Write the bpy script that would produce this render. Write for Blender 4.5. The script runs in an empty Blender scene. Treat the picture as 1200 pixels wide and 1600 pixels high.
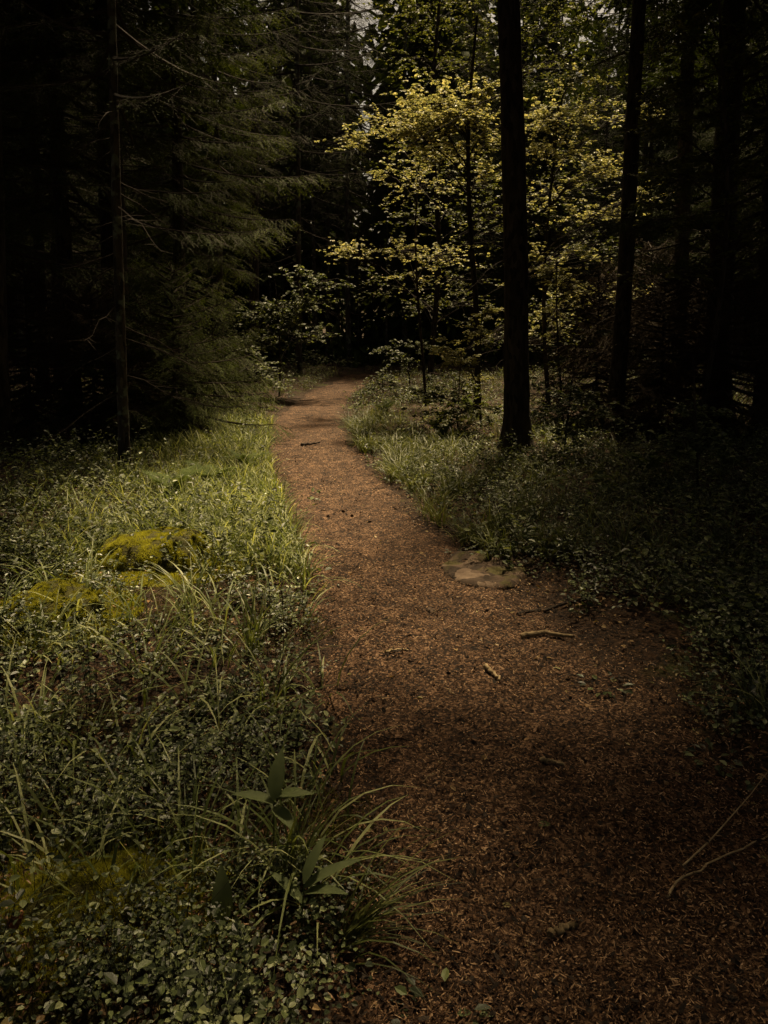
import bpy, math, random
import numpy as np
from mathutils import Vector
R = math.radians
random.seed(5)
rng = np.random.default_rng(11)
sc = bpy.context.scene
col = sc.collection

# ------------------------------------------------------------------ camera
F_PX, CY, PITCH, EYE = 1209.0, 627.0, R(6.0), 1.6
cam_d = bpy.data.cameras.new('camera'); cam = bpy.data.objects.new('camera', cam_d); col.objects.link(cam)
cam.location = (0, 0, EYE); cam.rotation_euler = (R(90) - PITCH, 0, 0)
cam_d.sensor_fit = 'VERTICAL'; cam_d.sensor_height = 36; cam_d.lens = 36 * F_PX / 1600
cam_d.shift_y = -(800 - CY) / 1600
cam_d.clip_start = 0.05; cam_d.clip_end = 600
sc.camera = cam

# ------------------------------------------------------------------ light
SUN_EL, SUN_AZ = 63.0, 15.0          # azimuth: degrees to the right of straight ahead (+Y)
w = bpy.data.worlds.new('World'); sc.world = w; w.use_nodes = True
nt = w.node_tree; nt.nodes.clear()
sky = nt.nodes.new('ShaderNodeTexSky'); sky.sky_type = 'NISHITA'; sky.sun_disc = False
sky.sun_elevation = R(SUN_EL); sky.sun_rotation = R(SUN_AZ)
bg = nt.nodes.new('ShaderNodeBackground'); bg.inputs['Strength'].default_value = 0.05
wo = nt.nodes.new('ShaderNodeOutputWorld')
sky.air_density = 1.0; sky.dust_density = 4.0; sky.ozone_density = 0.5
wb = nt.nodes.new('ShaderNodeMixRGB'); wb.blend_type = 'MULTIPLY'; wb.inputs[0].default_value = 1; wb.inputs[2].default_value = (1.0, .78, .50, 1)   # warm white balance
nt.links.new(sky.outputs[0], wb.inputs[1]); nt.links.new(wb.outputs[0], bg.inputs['Color']); nt.links.new(bg.outputs[0], wo.inputs['Surface'])
sl = bpy.data.lights.new('sun', 'SUN'); sl.energy = 5.0; sl.angle = R(5); sl.color = (1.0, 0.78, 0.47)
so = bpy.data.objects.new('sun', sl); col.objects.link(so)
a, e = R(SUN_AZ), R(SUN_EL)
sd = Vector((math.sin(a) * math.cos(e), math.cos(a) * math.cos(e), math.sin(e)))
so.rotation_euler = sd.to_track_quat('Z', 'Y').to_euler(); so.location = (0, 0, 30)
sc.view_settings.view_transform = 'Standard'; sc.view_settings.look = 'None'
sc.view_settings.gamma = 1; sc.view_settings.exposure = 1.25
sc.cycles.max_bounces = 5; sc.cycles.diffuse_bounces = 3; sc.cycles.glossy_bounces = 2; sc.cycles.transmission_bounces = 3

# ------------------------------------------------------------------ numeric helpers
def vnoise(x, y, seed=0):
    x = np.asarray(x, float); y = np.asarray(y, float)
    xi = np.floor(x).astype(np.int64); yi = np.floor(y).astype(np.int64)
    fx = x - xi; fy = y - yi
    fx = fx * fx * (3 - 2 * fx); fy = fy * fy * (3 - 2 * fy)
    def h(a, b):
        n = (a * 374761393 + b * 668265263 + seed * 1442695041) & 0xffffffff
        n = ((n ^ (n >> 13)) * 1274126177) & 0xffffffff
        return ((n ^ (n >> 16)) & 0xffff) / 65535.0
    return (h(xi, yi) * (1 - fx) + h(xi + 1, yi) * fx) * (1 - fy) + (h(xi, yi + 1) * (1 - fx) + h(xi + 1, yi + 1) * fx) * fy
def fbm(x, y, seed=0, o=4):
    s = 0; a = 0.5
    for k in range(o):
        s = s + a * vnoise(np.asarray(x) * 2 ** k, np.asarray(y) * 2 ** k, seed + k); a *= .5
    return s
def ray(u, v):
    X = (u - 600) / F_PX; Y = (CY - v) / F_PX
    c, s = math.cos(PITCH), math.sin(PITCH)
    return np.array((X, c + s * Y, c * Y - s))
def gpt(u, v, z=0.0):                 # pixel of the photograph -> point on the ground plane
    d = ray(u, v); t = (EYE - z) / -d[2]
    return np.array((d[0] * t, d[1] * t))
def apt(u, v, Y):                      # pixel -> point at distance Y ahead
    d = ray(u, v); t = Y / d[1]
    return np.array((d[0] * t, Y, EYE + d[2] * t))
def sstep(t):
    t = np.clip(t, 0, 1); return t * t * (3 - 2 * t)

LE = [(640, 1750), (610, 1600), (580, 1400), (556, 1250), (545, 1180), (520, 1060), (505, 980), (494, 900), (472, 850), (450, 800), (434, 750), (424, 710), (424, 680), (432, 655), (455, 634), (482, 615), (520, 597), (548, 586)]
RE = [(1750, 1750), (1560, 1600), (1330, 1400), (1190, 1250), (1120, 1180), (985, 1060), (890, 980), (765, 900), (700, 850), (640, 800), (590, 750), (556, 710), (540, 680), (534, 655), (540, 634), (552, 615), (575, 600), (604, 590)]
LP = [gpt(*p) for p in LE]; RP = [gpt(*p) for p in RE]
ly = np.array([p[1] for p in LP]); lx = np.array([p[0] for p in LP])
ry = np.array([p[1] for p in RP]); rx = np.array([p[0] for p in RP])
def xL(y): return np.interp(y, ly, lx)
def xR(y): return np.interp(y, ry, rx)
def outside(x, y):
    d = np.maximum(np.maximum(xL(y) - x, x - xR(y)), 0)
    # beyond the bend the trail swings right
    far = np.abs(y - (22.5 + 0.16 * (x - .2))) - .8
    d = np.where((y > 20.8) & (x > -0.6) & (x < 14), np.minimum(np.maximum(far, 0), np.where(y > 21.5, 9, d)), d)
    return d
def gz(x, y):
    x = np.asarray(x, float); y = np.asarray(y, float)
    d = outside(x, y)
    k = sstep(d / 0.45)
    left = x < (xL(y) + xR(y)) / 2
    h = k * np.where(left, 0.05, 0.035) + sstep(d / 1.2) * (fbm(x * .9, y * .9, 3) - .45) * 0.22
    h = h + sstep((d - 1.5) / 8) * (fbm(x * .22, y * .22, 9, 3) - .35) * 0.9
    h = h + k * (fbm(x * 5, y * 5, 21, 3) - .45) * .05
    h = h + (1 - k) * ((fbm(x * 2.5, y * 2.5, 31, 4) - .45) * .05)
    return h

# ------------------------------------------------------------------ mesh helpers
class MB:
    def __init__(s): s.v = []; s.f = {}; s.n = 0
    def add(s, V, Fs):
        V = np.asarray(V, float).reshape(-1, 3); Fs = np.asarray(Fs, np.int64)
        if len(V) == 0 or len(Fs) == 0: return
        s.f.setdefault(Fs.shape[1], []).append(Fs + s.n); s.v.append(V); s.n += len(V)
    def mesh(s, name, mat, smooth=False):
        V = np.concatenate(s.v) if s.v else np.zeros((0, 3))
        me = bpy.data.meshes.new(name); me.vertices.add(len(V)); me.vertices.foreach_set('co', V.astype(np.float32).ravel())
        loops = []; starts = []; tot = 0
        for k in sorted(s.f):
            Fk = np.concatenate(s.f[k]); loops.append(Fk.ravel()); starts.append(tot + np.arange(len(Fk)) * k); tot += Fk.size
        loops = np.concatenate(loops); starts = np.concatenate(starts)
        me.loops.add(len(loops)); me.loops.foreach_set('vertex_index', loops.astype(np.int32))
        me.polygons.add(len(starts)); me.polygons.foreach_set('loop_start', starts.astype(np.int32))
        me.polygons.foreach_set('use_smooth', np.full(len(starts), smooth))
        me.update(calc_edges=True); me.materials.append(mat)
        return me
    def build(s, name, mat, parent=None, smooth=False, loc=None):
        o = bpy.data.objects.new(name, s.mesh(name, mat, smooth)); col.objects.link(o)
        if parent is not None: o.parent = parent
        if loc is not None: o.location = loc
        return o
def tag(o, label=None, cat=None, group=None, kind=None):
    if label: o['label'] = label
    if cat: o['category'] = cat
    if group: o['group'] = group
    if kind: o['kind'] = kind
    return o
def empty(name, loc, label, cat, group=None, rz=0):
    o = bpy.data.objects.new(name, None); col.objects.link(o); o.location = loc; o.rotation_euler = (0, 0, rz)
    o.empty_display_size = .1
    return tag(o, label, cat, group)
def copy_tree(root, loc, rz, label, group, sc_=1.0):
    r = root.copy(); col.objects.link(r); r.location = loc; r.rotation_euler = (0, 0, rz); r.scale = (sc_,) * 3
    r['label'] = label
    if group: r['group'] = group
    for ch in list(root.children):
        c = ch.copy(); col.objects.link(c); c.parent = r
    return r
def nrm(a): return a / np.maximum(np.linalg.norm(a, axis=-1, keepdims=True), 1e-9)

def tube(mb, pts, rad, n=8, rough=0.0, seed=0, cap=True):
    pts = np.asarray(pts, float); rad = np.broadcast_to(np.asarray(rad, float), (len(pts),))
    T = nrm(np.gradient(pts, axis=0)); up = np.array((0, 0, 1.0)) if abs(T[0][2]) < .9 else np.array((1.0, 0, 0))
    A = nrm(np.cross(T, up)); B = np.cross(T, A)
    th = np.arange(n) * 2 * np.pi / n
    rr = rad[:, None] * np.ones((1, n))
    if rough:
        s = np.concatenate(([0], np.cumsum(np.linalg.norm(np.diff(pts, axis=0), axis=1))))
        per = np.concatenate((th[:n // 2], th[:n - n // 2][::-1])) * 1.0
        nz = fbm(per[None, :] * n / 6.0 + 50, s[:, None] * 4 + seed * 7.7, seed + 5, 3) - .45
        rr = rr * (1 + rough * nz * 2)
    V = pts[:, None, :] + rr[..., None] * (np.cos(th)[None, :, None] * A[:, None, :] + np.sin(th)[None, :, None] * B[:, None, :])
    i = np.arange(len(pts) - 1)[:, None] * n; j = np.arange(n)[None, :]; j2 = (j + 1) % n
    Fq = np.stack((i + j, i + j2, i + n + j2, i + n + j), -1).reshape(-1, 4)
    mb.add(V, Fq)
    if cap:
        mb.add(np.vstack((V[-1], pts[-1] + T[-1] * rad[-1] * .4)), np.stack((np.arange(n), (np.arange(n) + 1) % n, np.full(n, n)), -1))
        mb.add(np.vstack((V[0], pts[0] - T[0] * rad[0] * .4)), np.stack(((np.arange(n) + 1) % n, np.arange(n), np.full(n, n)), -1))
def thin_tubes(mb, P0, P1, r0, r1):      # many 3-sided twigs at once
    P0 = np.asarray(P0); P1 = np.asarray(P1); N = len(P0)
    if N == 0: return
    T = nrm(P1 - P0); A = nrm(np.cross(T, np.array((.3, .2, .93)))); B = np.cross(T, A)
    r0 = np.broadcast_to(r0, (N,))[:, None]; r1 = np.broadcast_to(r1, (N,))[:, None]
    vs = []
    for P, r in ((P0, r0), (P1, r1)):
        for k in range(3):
            a = k * 2.094; vs.append(P + r * (math.cos(a) * A + math.sin(a) * B))
    V = np.stack(vs, 1); b = np.arange(N)[:, None] * 6
    Fq = np.concatenate([b + np.array([[k, (k + 1) % 3, 3 + (k + 1) % 3, 3 + k]]) for k in range(3)])
    mb.add(V, Fq)
def blades(mb, base, az, L, W, lean, curve, segs=5, twist=0.0):
    base = np.asarray(base, float); N = len(base)
    if N == 0: return
    az, L, W, lean, curve = [np.broadcast_to(np.asarray(q, float), (N,)) for q in (az, L, W, lean, curve)]
    out = np.stack((np.cos(az), np.sin(az), 0 * az), -1)
    saz = az + twist
    side = np.stack((-np.sin(saz), np.cos(saz), 0 * az), -1)
    p = base.copy(); rows = []
    prof = [.7, 1, .95, .8, .5, .06] if segs == 5 else list(np.sin(np.linspace(.35, 3.08, segs + 1)))
    for k in range(segs + 1):
        wk = (W * prof[k] * .5)[:, None]
        rows.append(p - side * wk); rows.append(p + side * wk)
        th = lean + curve * (k / segs)
        p = p + (L / segs)[:, None] * (np.sin(th)[:, None] * out + np.cos(th)[:, None] * np.array((0, 0, 1.0)))
    V = np.stack(rows, 1); b = np.arange(N)[:, None] * (2 * segs + 2)
    Fq = np.concatenate([b + np.array([[2 * k, 2 * k + 1, 2 * k + 3, 2 * k + 2]]) for k in range(segs)])
    mb.add(V, Fq)
def leaves(mb, P, D, Nn, L, W, fold=.25):      # oval folded leaves: P base, D direction, Nn approx normal
    P = np.asarray(P, float); N = len(P)
    if N == 0: return
    D = nrm(np.asarray(D, float)); S = nrm(np.cross(D, Nn)); U = np.cross(S, D)
    L = np.broadcast_to(L, (N,))[:, None]; W = np.broadcast_to(W, (N,))[:, None]
    f = W * fold
    V = np.stack((P, P + D * L * .3 + S * W * .5 + U * f, P + D * L * .68 + S * W * .42 + U * f * .8, P + D * L - U * f * .4,
                  P + D * L * .68 - S * W * .42 + U * f * .8, P + D * L * .3 - S * W * .5 + U * f), 1)
    b = np.arange(N)[:, None] * 6
    mb.add(V, np.concatenate((b + np.array([[0, 1, 2, 3]]), b + np.array([[0, 3, 4, 5]]))))
def rdir(N, up=0.0, r=rng):
    v = r.normal(size=(N, 3)); v[:, 2] += up; return nrm(v)
def needles(mb, P0, P1, spacing, nl, nw, r):
    # short pointed needles standing off both sides and top of every twig segment
    Ls = np.linalg.norm(P1 - P0, axis=1); k = np.maximum((Ls / spacing).astype(int), 1)
    idx = np.repeat(np.arange(len(P0)), k); N = len(idx)
    t = r.random(N)[:, None]
    T = nrm(P1 - P0)[idx]; P = P0[idx] * (1 - t) + P1[idx] * t
    S = nrm(np.cross(T, np.array((0, 0, 1.0)) + r.normal(size=(N, 3)) * .35))
    sg = np.where(r.random(N) < .5, -1, 1)[:, None]
    U = np.cross(S, T)
    tip = nrm(T * .75 + S * sg * (0.5 + .4 * r.random((N, 1))) + U * (r.random((N, 1)) - .4) * .7)
    ln = nl * (.7 + .6 * r.random((N, 1)))
    V = np.stack((P - T * nw * .5, P + T * nw * .5, P + tip * ln), 1)
    mb.add(V, np.arange(N)[:, None] * 3 + np.array([[0, 1, 2]]))

# ------------------------------------------------------------------ materials
def mat(name):
    m = bpy.data.materials.new(name); m.use_nodes = True; n = m.node_tree; n.nodes.clear()
    out = n.nodes.new('ShaderNodeOutputMaterial'); return m, n, out
def ramp(n, stops):
    r = n.nodes.new('ShaderNodeValToRGB'); el = r.color_ramp.elements
    while len(el) < len(stops): el.new(.5)
    for q, (p, c) in zip(el, stops): q.position = p; q.color = (*c, 1)
    return r
def leaf_mat(name, stops, trans=.45, tcol=(1.3, 1.25, .6), rough=.5, spec=.35, patch=.35, scale=1.3):
    m, n, out = mat(name); lk = n.links.new
    g = n.nodes.new('ShaderNodeNewGeometry'); rp = ramp(n, stops)
    tc = n.nodes.new('ShaderNodeTexCoord'); nz = n.nodes.new('ShaderNodeTexNoise'); nz.inputs['Scale'].default_value = scale
    lk(tc.outputs['Object'], nz.inputs['Vector'])
    ma = n.nodes.new('ShaderNodeMath'); ma.operation = 'MULTIPLY_ADD'; ma.inputs[1].default_value = 1 - patch
    mb_ = n.nodes.new('ShaderNodeMath'); mb_.operation = 'MULTIPLY'; mb_.inputs[1].default_value = patch
    lk(nz.outputs[0], mb_.inputs[0]); lk(g.outputs['Random Per Island'], ma.inputs[0]); lk(mb_.outputs[0], ma.inputs[2]); lk(ma.outputs[0], rp.inputs[0])
    b = n.nodes.new('ShaderNodeBsdfPrincipled'); b.inputs['Roughness'].default_value = rough; b.inputs['Specular IOR Level'].default_value = spec
    lk(rp.outputs[0], b.inputs['Base Color'])
    if trans:
        t = n.nodes.new('ShaderNodeBsdfTranslucent'); mx = n.nodes.new('ShaderNodeMixRGB'); mx.blend_type = 'MULTIPLY'; mx.inputs[0].default_value = 1
        mx.inputs[2].default_value = (*tcol, 1); lk(rp.outputs[0], mx.inputs[1]); lk(mx.outputs[0], t.inputs[0])
        ms = n.nodes.new('ShaderNodeMixShader'); ms.inputs[0].default_value = trans
        lk(b.outputs[0], ms.inputs[1]); lk(t.outputs[0], ms.inputs[2]); lk(ms.outputs[0], out.inputs[0])
    else: lk(b.outputs[0], out.inputs[0])
    return m
def rough_mat(name, stops, scale, zs=1.0, bump=.6, dist=.02, rough=.9, detail=8, voro=0, spots=None, spec=.2):
    m, n, out = mat(name); lk = n.links.new
    tc = n.nodes.new('ShaderNodeTexCoord'); mp = n.nodes.new('ShaderNodeMapping'); mp.inputs['Scale'].default_value = (1, 1, zs)
    lk(tc.outputs['Object'], mp.inputs[0])
    nz = n.nodes.new('ShaderNodeTexNoise'); nz.inputs['Scale'].default_value = scale; nz.inputs['Detail'].default_value = detail; nz.inputs['Roughness'].default_value = .65
    lk(mp.outputs[0], nz.inputs[0]); rp = ramp(n, stops); hsrc = nz.outputs[0]; csrc = nz.outputs[0]
    if voro:
        vo = n.nodes.new('ShaderNodeTexVoronoi'); vo.inputs['Scale'].default_value = voro; lk(mp.outputs[0], vo.inputs[0])
        sep = n.nodes.new('ShaderNodeSeparateColor'); lk(vo.outputs['Color'], sep.inputs[0])
        mi = n.nodes.new('ShaderNodeMix'); mi.data_type = 'FLOAT'; mi.inputs[0].default_value = .42
        lk(nz.outputs[0], mi.inputs[2]); lk(sep.outputs[0], mi.inputs[3]); csrc = mi.outputs[0]; hsrc = mi.outputs[0]
    lk(csrc, rp.inputs[0]); c = rp.outputs[0]
    if spots:
        n2 = n.nodes.new('ShaderNodeTexNoise'); n2.inputs['Scale'].default_value = spots[0]; n2.inputs['Detail'].default_value = 5; lk(tc.outputs['Object'], n2.inputs[0])
        r2 = ramp(n, [(spots[1], (0, 0, 0)), (spots[2], (1, 1, 1))]); lk(n2.outputs[0], r2.inputs[0])
        mx = n.nodes.new('ShaderNodeMixRGB'); lk(r2.outputs[0], mx.inputs[0]); lk(c, mx.inputs[1]); mx.inputs[2].default_value = (*spots[3], 1); c = mx.outputs[0]
    b = n.nodes.new('ShaderNodeBsdfPrincipled'); b.inputs['Roughness'].default_value = rough; b.inputs['Specular IOR Level'].default_value = spec
    lk(c, b.inputs['Base Color'])
    bp = n.nodes.new('ShaderNodeBump'); bp.inputs['Strength'].default_value = bump; bp.inputs['Distance'].default_value = dist
    lk(hsrc, bp.inputs['Height']); lk(bp.outputs[0], b.inputs['Normal']); lk(b.outputs[0], out.inputs[0])
    return m
M = {}
M['soil'] = rough_mat('forest_soil', [(.3, (.008, .005, .003)), (.5, (.026, .014, .007)), (.7, (.07, .038, .018))], 9, bump=1, dist=.03, voro=90, spots=(1.6, .56, .66, (.045, .048, .010)))
M['path'] = rough_mat('trodden_bark_litter', [(.3, (.006, .0035, .002)), (.47, (.030, .015, .007)), (.6, (.09, .048, .024)), (.8, (.28, .17, .10))], 6, bump=1, dist=.02, voro=110)
M['litter'] = leaf_mat('needle_litter', [(.0, (.012, .005, .003)), (.45, (.036, .018, .009)), (.72, (.16, .088, .043)), (.88, (.46, .30, .17)), (1, (.85, .63, .42))], 0, rough=.7, spec=.15, patch=.25)
M['dead_leaf'] = leaf_mat('dead_leaves', [(.0, (.10, .05, .02)), (.5, (.28, .15, .06)), (.85, (.42, .30, .14)), (1, (.25, .30, .10))], .2, rough=.5, patch=.1)
M['bark'] = rough_mat('spruce_bark', [(.3, (.010, .007, .005)), (.55, (.032, .023, .016)), (.8, (.06, .045, .032))], 16, zs=.3, bump=1, dist=.03, voro=26)
M['bark_lichen'] = rough_mat('lichened_bark', [(.3, (.015, .011, .008)), (.55, (.045, .034, .024)), (.8, (.09, .07, .05))], 16, zs=.3, bump=1, dist=.02, voro=30, spots=(9, .54, .62, (.11, .12, .085)))
M['twig'] = rough_mat('bare_twigs', [(.3, (.012, .009, .006)), (.7, (.04, .028, .019))], 30, bump=.4)
M['needle'] = leaf_mat('spruce_needles', [(.0, (.012, .018, .005)), (.6, (.030, .042, .010)), (1, (.07, .085, .02))], .15, patch=.5, spec=.08, rough=.8)
M['needle_young_lit'] = leaf_mat('young_and_sunlit_needles', [(.0, (.012, .020, .005)), (.6, (.065, .09, .018)), (1, (.21, .23, .05))], .25, patch=.5, spec=.1, rough=.7)  # young needles, also the brightened colour for boughs in the sun
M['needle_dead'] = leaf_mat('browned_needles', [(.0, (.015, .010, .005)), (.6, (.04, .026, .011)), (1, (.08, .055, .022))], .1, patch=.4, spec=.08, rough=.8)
M['leaf_gold_lit'] = leaf_mat('backlit_maple_leaves', [(.0, (.07, .085, .025)), (.45, (.26, .27, .11)), (.8, (.52, .49, .25)), (1, (.70, .54, .34))], .45, tcol=(1.15, 1.1, .7), patch=.3)  # sunlit glow of the sprays is put into this bright leaf colour
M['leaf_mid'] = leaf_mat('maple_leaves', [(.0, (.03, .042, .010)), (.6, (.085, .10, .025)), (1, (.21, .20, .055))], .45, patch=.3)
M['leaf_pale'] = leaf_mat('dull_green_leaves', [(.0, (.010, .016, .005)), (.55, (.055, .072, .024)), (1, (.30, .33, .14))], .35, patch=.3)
M['bilberry'] = leaf_mat('bilberry_leaves', [(.0, (.006, .010, .003)), (.48, (.032, .044, .013)), (.70, (.135, .165, .058)), (1, (.56, .58, .30))], .15, rough=.45, spec=.4, patch=.4, scale=2.2)  # dark and pale ends stand for shade between leaves and their highlights
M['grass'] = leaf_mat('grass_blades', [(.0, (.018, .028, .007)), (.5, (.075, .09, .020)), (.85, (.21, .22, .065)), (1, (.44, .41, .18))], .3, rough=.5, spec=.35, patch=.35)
M['grass_pale_lit'] = leaf_mat('pale_lit_grass_blades', [(.0, (.018, .028, .007)), (.5, (.14, .175, .045)), (1, (.56, .57, .27))], .4, rough=.5, patch=.3)  # pale grass; highlights on lit blades are put into its top tone
M['moss'] = leaf_mat('yellow_moss', [(.0, (.06, .055, .008)), (.5, (.36, .36, .05)), (1, (.70, .66, .16))], .4, rough=.8, spec=.05, patch=.5, scale=9)
M['moss_dark'] = leaf_mat('olive_moss', [(.0, (.03, .035, .006)), (.5, (.085, .08, .014)), (1, (.18, .15, .03))], .3, rough=.7, patch=.55, scale=4)
M['moss_base'] = rough_mat('moss_cushion', [(.3, (.02, .02, .005)), (.6, (.07, .065, .012)), (.8, (.14, .12, .02))], 30, bump=1, dist=.02)
M['broad'] = leaf_mat('broad_leaves', [(.0, (.06, .08, .03)), (1, (.16, .19, .08))], .3, rough=.65, spec=.15, patch=.7, scale=30)
M['fern'] = leaf_mat('fern_fronds', [(.0, (.035, .055, .015)), (1, (.15, .19, .055))], .3, rough=.7, spec=.08, patch=.8, scale=4)
M['stone'] = rough_mat('grey_brown_rock', [(.3, (.03, .02, .013)), (.55, (.09, .06, .04)), (.8, (.20, .145, .10))], 7, bump=1, dist=.03, voro=14, spots=(5, .52, .62, (.07, .06, .02)))
M['wood'] = rough_mat('weathered_wood', [(.3, (.06, .04, .02)), (.7, (.30, .22, .12))], 25, bump=.8, dist=.01)
M['wood_pale'] = rough_mat('pale_dry_twig', [(.3, (.20, .14, .07)), (.7, (.50, .38, .22))], 25, bump=.5, dist=.01)
M['cone'] = leaf_mat('cone_scales', [(0, (.04, .022, .012)), (1, (.10, .055, .03))], 0, rough=.6)
M['cone_light'] = leaf_mat('fresh_cone_scales', [(0, (.22, .10, .04)), (1, (.42, .22, .10))], 0, rough=.6)

# ------------------------------------------------------------------ ground and path
def axis(n, p, ext, c=0.0):
    s = np.linspace(-1, 1, n); return c + np.sign(s) * np.abs(s) ** p * ext
gx, gy = np.meshgrid(axis(520, 2.3, 120), axis(620, 2.3, 120, 3.5))
V = np.stack((gx, gy, gz(gx, gy)), -1).reshape(-1, 3); ny_, nx_ = gx.shape
i = np.arange(ny_ - 1)[:, None] * nx_ + np.arange(nx_ - 1)[None, :]
gm = MB(); gm.add(V, np.stack((i, i + 1, i + nx_ + 1, i + nx_), -1).reshape(-1, 4))
tag(gm.build('ground', M['soil'], smooth=True), kind='structure')

extL = [np.array((-.1, 22.6)), np.array((.8, 23.1)), np.array((2.5, 23.7)), np.array((5.5, 24.3)), np.array((10, 25.0)), np.array((16, 26.2))]
extR = [np.array((.9, 21.4)), np.array((1.5, 21.7)), np.array((3.0, 22.2)), np.array((6.0, 22.9)), np.array((10.2, 23.6)), np.array((16.2, 24.8))]
backL = [np.array((.1, -2.5))]; backR = [np.array((3.0, -2.5))]
LL = np.array(backL + LP + extL); RR = np.array(backR + RP + extR)
sL = np.concatenate(([0], np.cumsum(np.linalg.norm(np.diff((LL + RR) / 2, axis=0), axis=1))))
ss = np.concatenate((np.arange(0, 12, .025), np.arange(12, sL[-1], .08)))
Lx = np.stack([np.interp(ss, sL, LL[:, k]) for k in (0, 1)], -1); Rx = np.stack([np.interp(ss, sL, RR[:, k]) for k in (0, 1)], -1)
wob = lambda s, sd: (fbm(s * 2.2, s * 0 + sd, sd, 4) - .47) * .38
Wd = nrm(Rx - Lx)
Lx = Lx + Wd * wob(ss, 41)[:, None]; Rx = Rx + Wd * wob(ss, 57)[:, None]
tt = np.linspace(0, 1, 90)
P = Lx[:, None, :] * (1 - tt)[None, :, None] + Rx[:, None, :] * tt[None, :, None]
px_, py_ = P[..., 0], P[..., 1]
edge = np.minimum(tt, 1 - tt)[None, :] * np.linalg.norm(Rx - Lx, axis=1)[:, None]
pz = gz(px_, py_) + .006 + .022 * fbm(px_ * 16, py_ * 16, 77, 4) - .02 * (1 - sstep(edge / .05))
V = np.stack((px_, py_, pz), -1).reshape(-1, 3); a_, b_ = px_.shape
i = np.arange(a_ - 1)[:, None] * b_ + np.arange(b_ - 1)[None, :]
pm = MB(); pm.add(V, np.stack((i, i + 1, i + b_ + 1, i + b_), -1).reshape(-1, 4))
tag(pm.build('path', M['path'], smooth=True), kind='structure')

def sample(n, y0, y1, x0, x1, pw=1.4):
    u = rng.random(n)
    q = 1 - pw
    y = (u * (y1 ** q - y0 ** q) + y0 ** q) ** (1 / q)
    x = x0 + rng.random(n) * (x1 - x0)
    m = np.abs(x) < y * .56 + .5
    return x[m], y[m]
def on(x, y, dz=0.0): return np.stack((x, y, gz(x, y) + dz), -1)

# needles, bark chips and crumbs on the path
def flat_bits(mb, x, y, L, W, lift=.016, tilt=.35):
    N = len(x); th = rng.random(N) * 6.283
    D = np.stack((np.cos(th), np.sin(th), rng.normal(size=N) * tilt), -1); D = nrm(D)
    S = nrm(np.cross(D, np.array((0, 0, 1.0)) + rng.normal(size=(N, 3)) * .4))
    c = on(x, y, lift) + np.stack((0 * x, 0 * x, .012 * fbm(x * 16, y * 16, 77, 4) + rng.random(N) * .01), -1)
    a = D * L[:, None] * .5; b = S * W[:, None] * .5
    V = np.stack((c - a - b * .6, c - a + b * .4, c + a * .3 + b, c + a, c + a * .2 - b), 1)
    mb.add(V, np.arange(N)[:, None] * 5 + np.array([[0, 1, 2, 3, 4]]))
lm = MB()
x, y = sample(300000, 1.15, 11, -1.5, 4.0, 1.9); k = outside(x, y) < np.where(x < xL(y), .1, .45) * rng.random(len(x)) ** 2
k &= fbm(x * 1.7, y * 1.7, 83) + .12 * rng.normal(size=len(x)) > .40; x, y = x[k], y[k]; N = len(x)
flat_bits(lm, x, y, .006 + .02 * rng.random(N) ** 2 + y * .0006, .0016 + .0018 * rng.random(N) + y * .0004)
x, y = sample(140000, 1.15, 14, -1.5, 4.0, 1.8); k = outside(x, y) < np.where(x < xL(y), .12, .7) * rng.random(len(x)) ** 2; x, y = x[k], y[k]; N = len(x)
flat_bits(lm, x, y, .004 + .009 * rng.random(N) ** 2, .003 + .005 * rng.random(N) ** 2)
x, y = sample(90000, 1.15, 12, -4, 5, 1.7); k = outside(x, y) > .05; x, y = x[k], y[k]; N = len(x)
flat_bits(lm, x, y, .01 + .025 * rng.random(N) ** 2, .002 + .004 * rng.random(N))
tag(lm.build('needle_litter', M['litter']), 'brown fallen needles and bark crumbs strewn over the trodden path', 'litter', kind='stuff')
x, y = sample(7000, 1.2, 14, -1.3, 4, 1.4); k = outside(x, y) < .3; x, y = x[k], y[k]; N = len(x)
cm = MB(); flat_bits(cm, x, y, .012 + .026 * rng.random(N) ** 2, .007 + .014 * rng.random(N) ** 2, .026, .5)
tag(cm.build('bark_flakes', M['bark']), 'dark bark flakes strewn on the path', 'bark flakes', kind='stuff')
dm = MB()
x, y = sample(16000, 1.2, 12, -3.5, 5, 1.5)
d = outside(x, y); k = (rng.random(len(x)) < np.where(x > xR(y), .8, np.where(d == 0, .16 + .3 * (x > xR(y) - .5), .35))); x, y = x[k], y[k]; N = len(x)
th = rng.random(N) * 6.28; D = np.stack((np.cos(th), np.sin(th), rng.normal(size=N) * .2), -1)
leaves(dm, on(x, y, .016), D, np.array((0, 0, 1.)) + rng.normal(size=(N, 3)) * .25, .012 + .022 * rng.random(N), .01 + .012 * rng.random(N), .2)
tag(dm.build('fallen_leaves', M['dead_leaf']), 'small curled dry leaves scattered over path and forest floor', 'leaf litter', kind='stuff')

# ------------------------------------------------------------------ undergrowth (nobody could count it)
HUM = []   # hummocks: x, y, rx, ry, h
def hummock_h(x, y):
    z = np.zeros_like(x)
    for hx, hy, a, b, h in HUM:
        r = ((x - hx) / a) ** 2 + ((y - hy) / b) ** 2
        z = np.maximum(z, h * np.sqrt(np.clip(1 - r, 0, 1)))
    return z
for (u, v, a, b, h) in [(245, 895, .38, .32, .20), (85, 985, .27, .26, .15), (150, 1440, .23, .19, .11)]:
    p = gpt(u, v); HUM.append((p[0], p[1], a, b, h))

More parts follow.
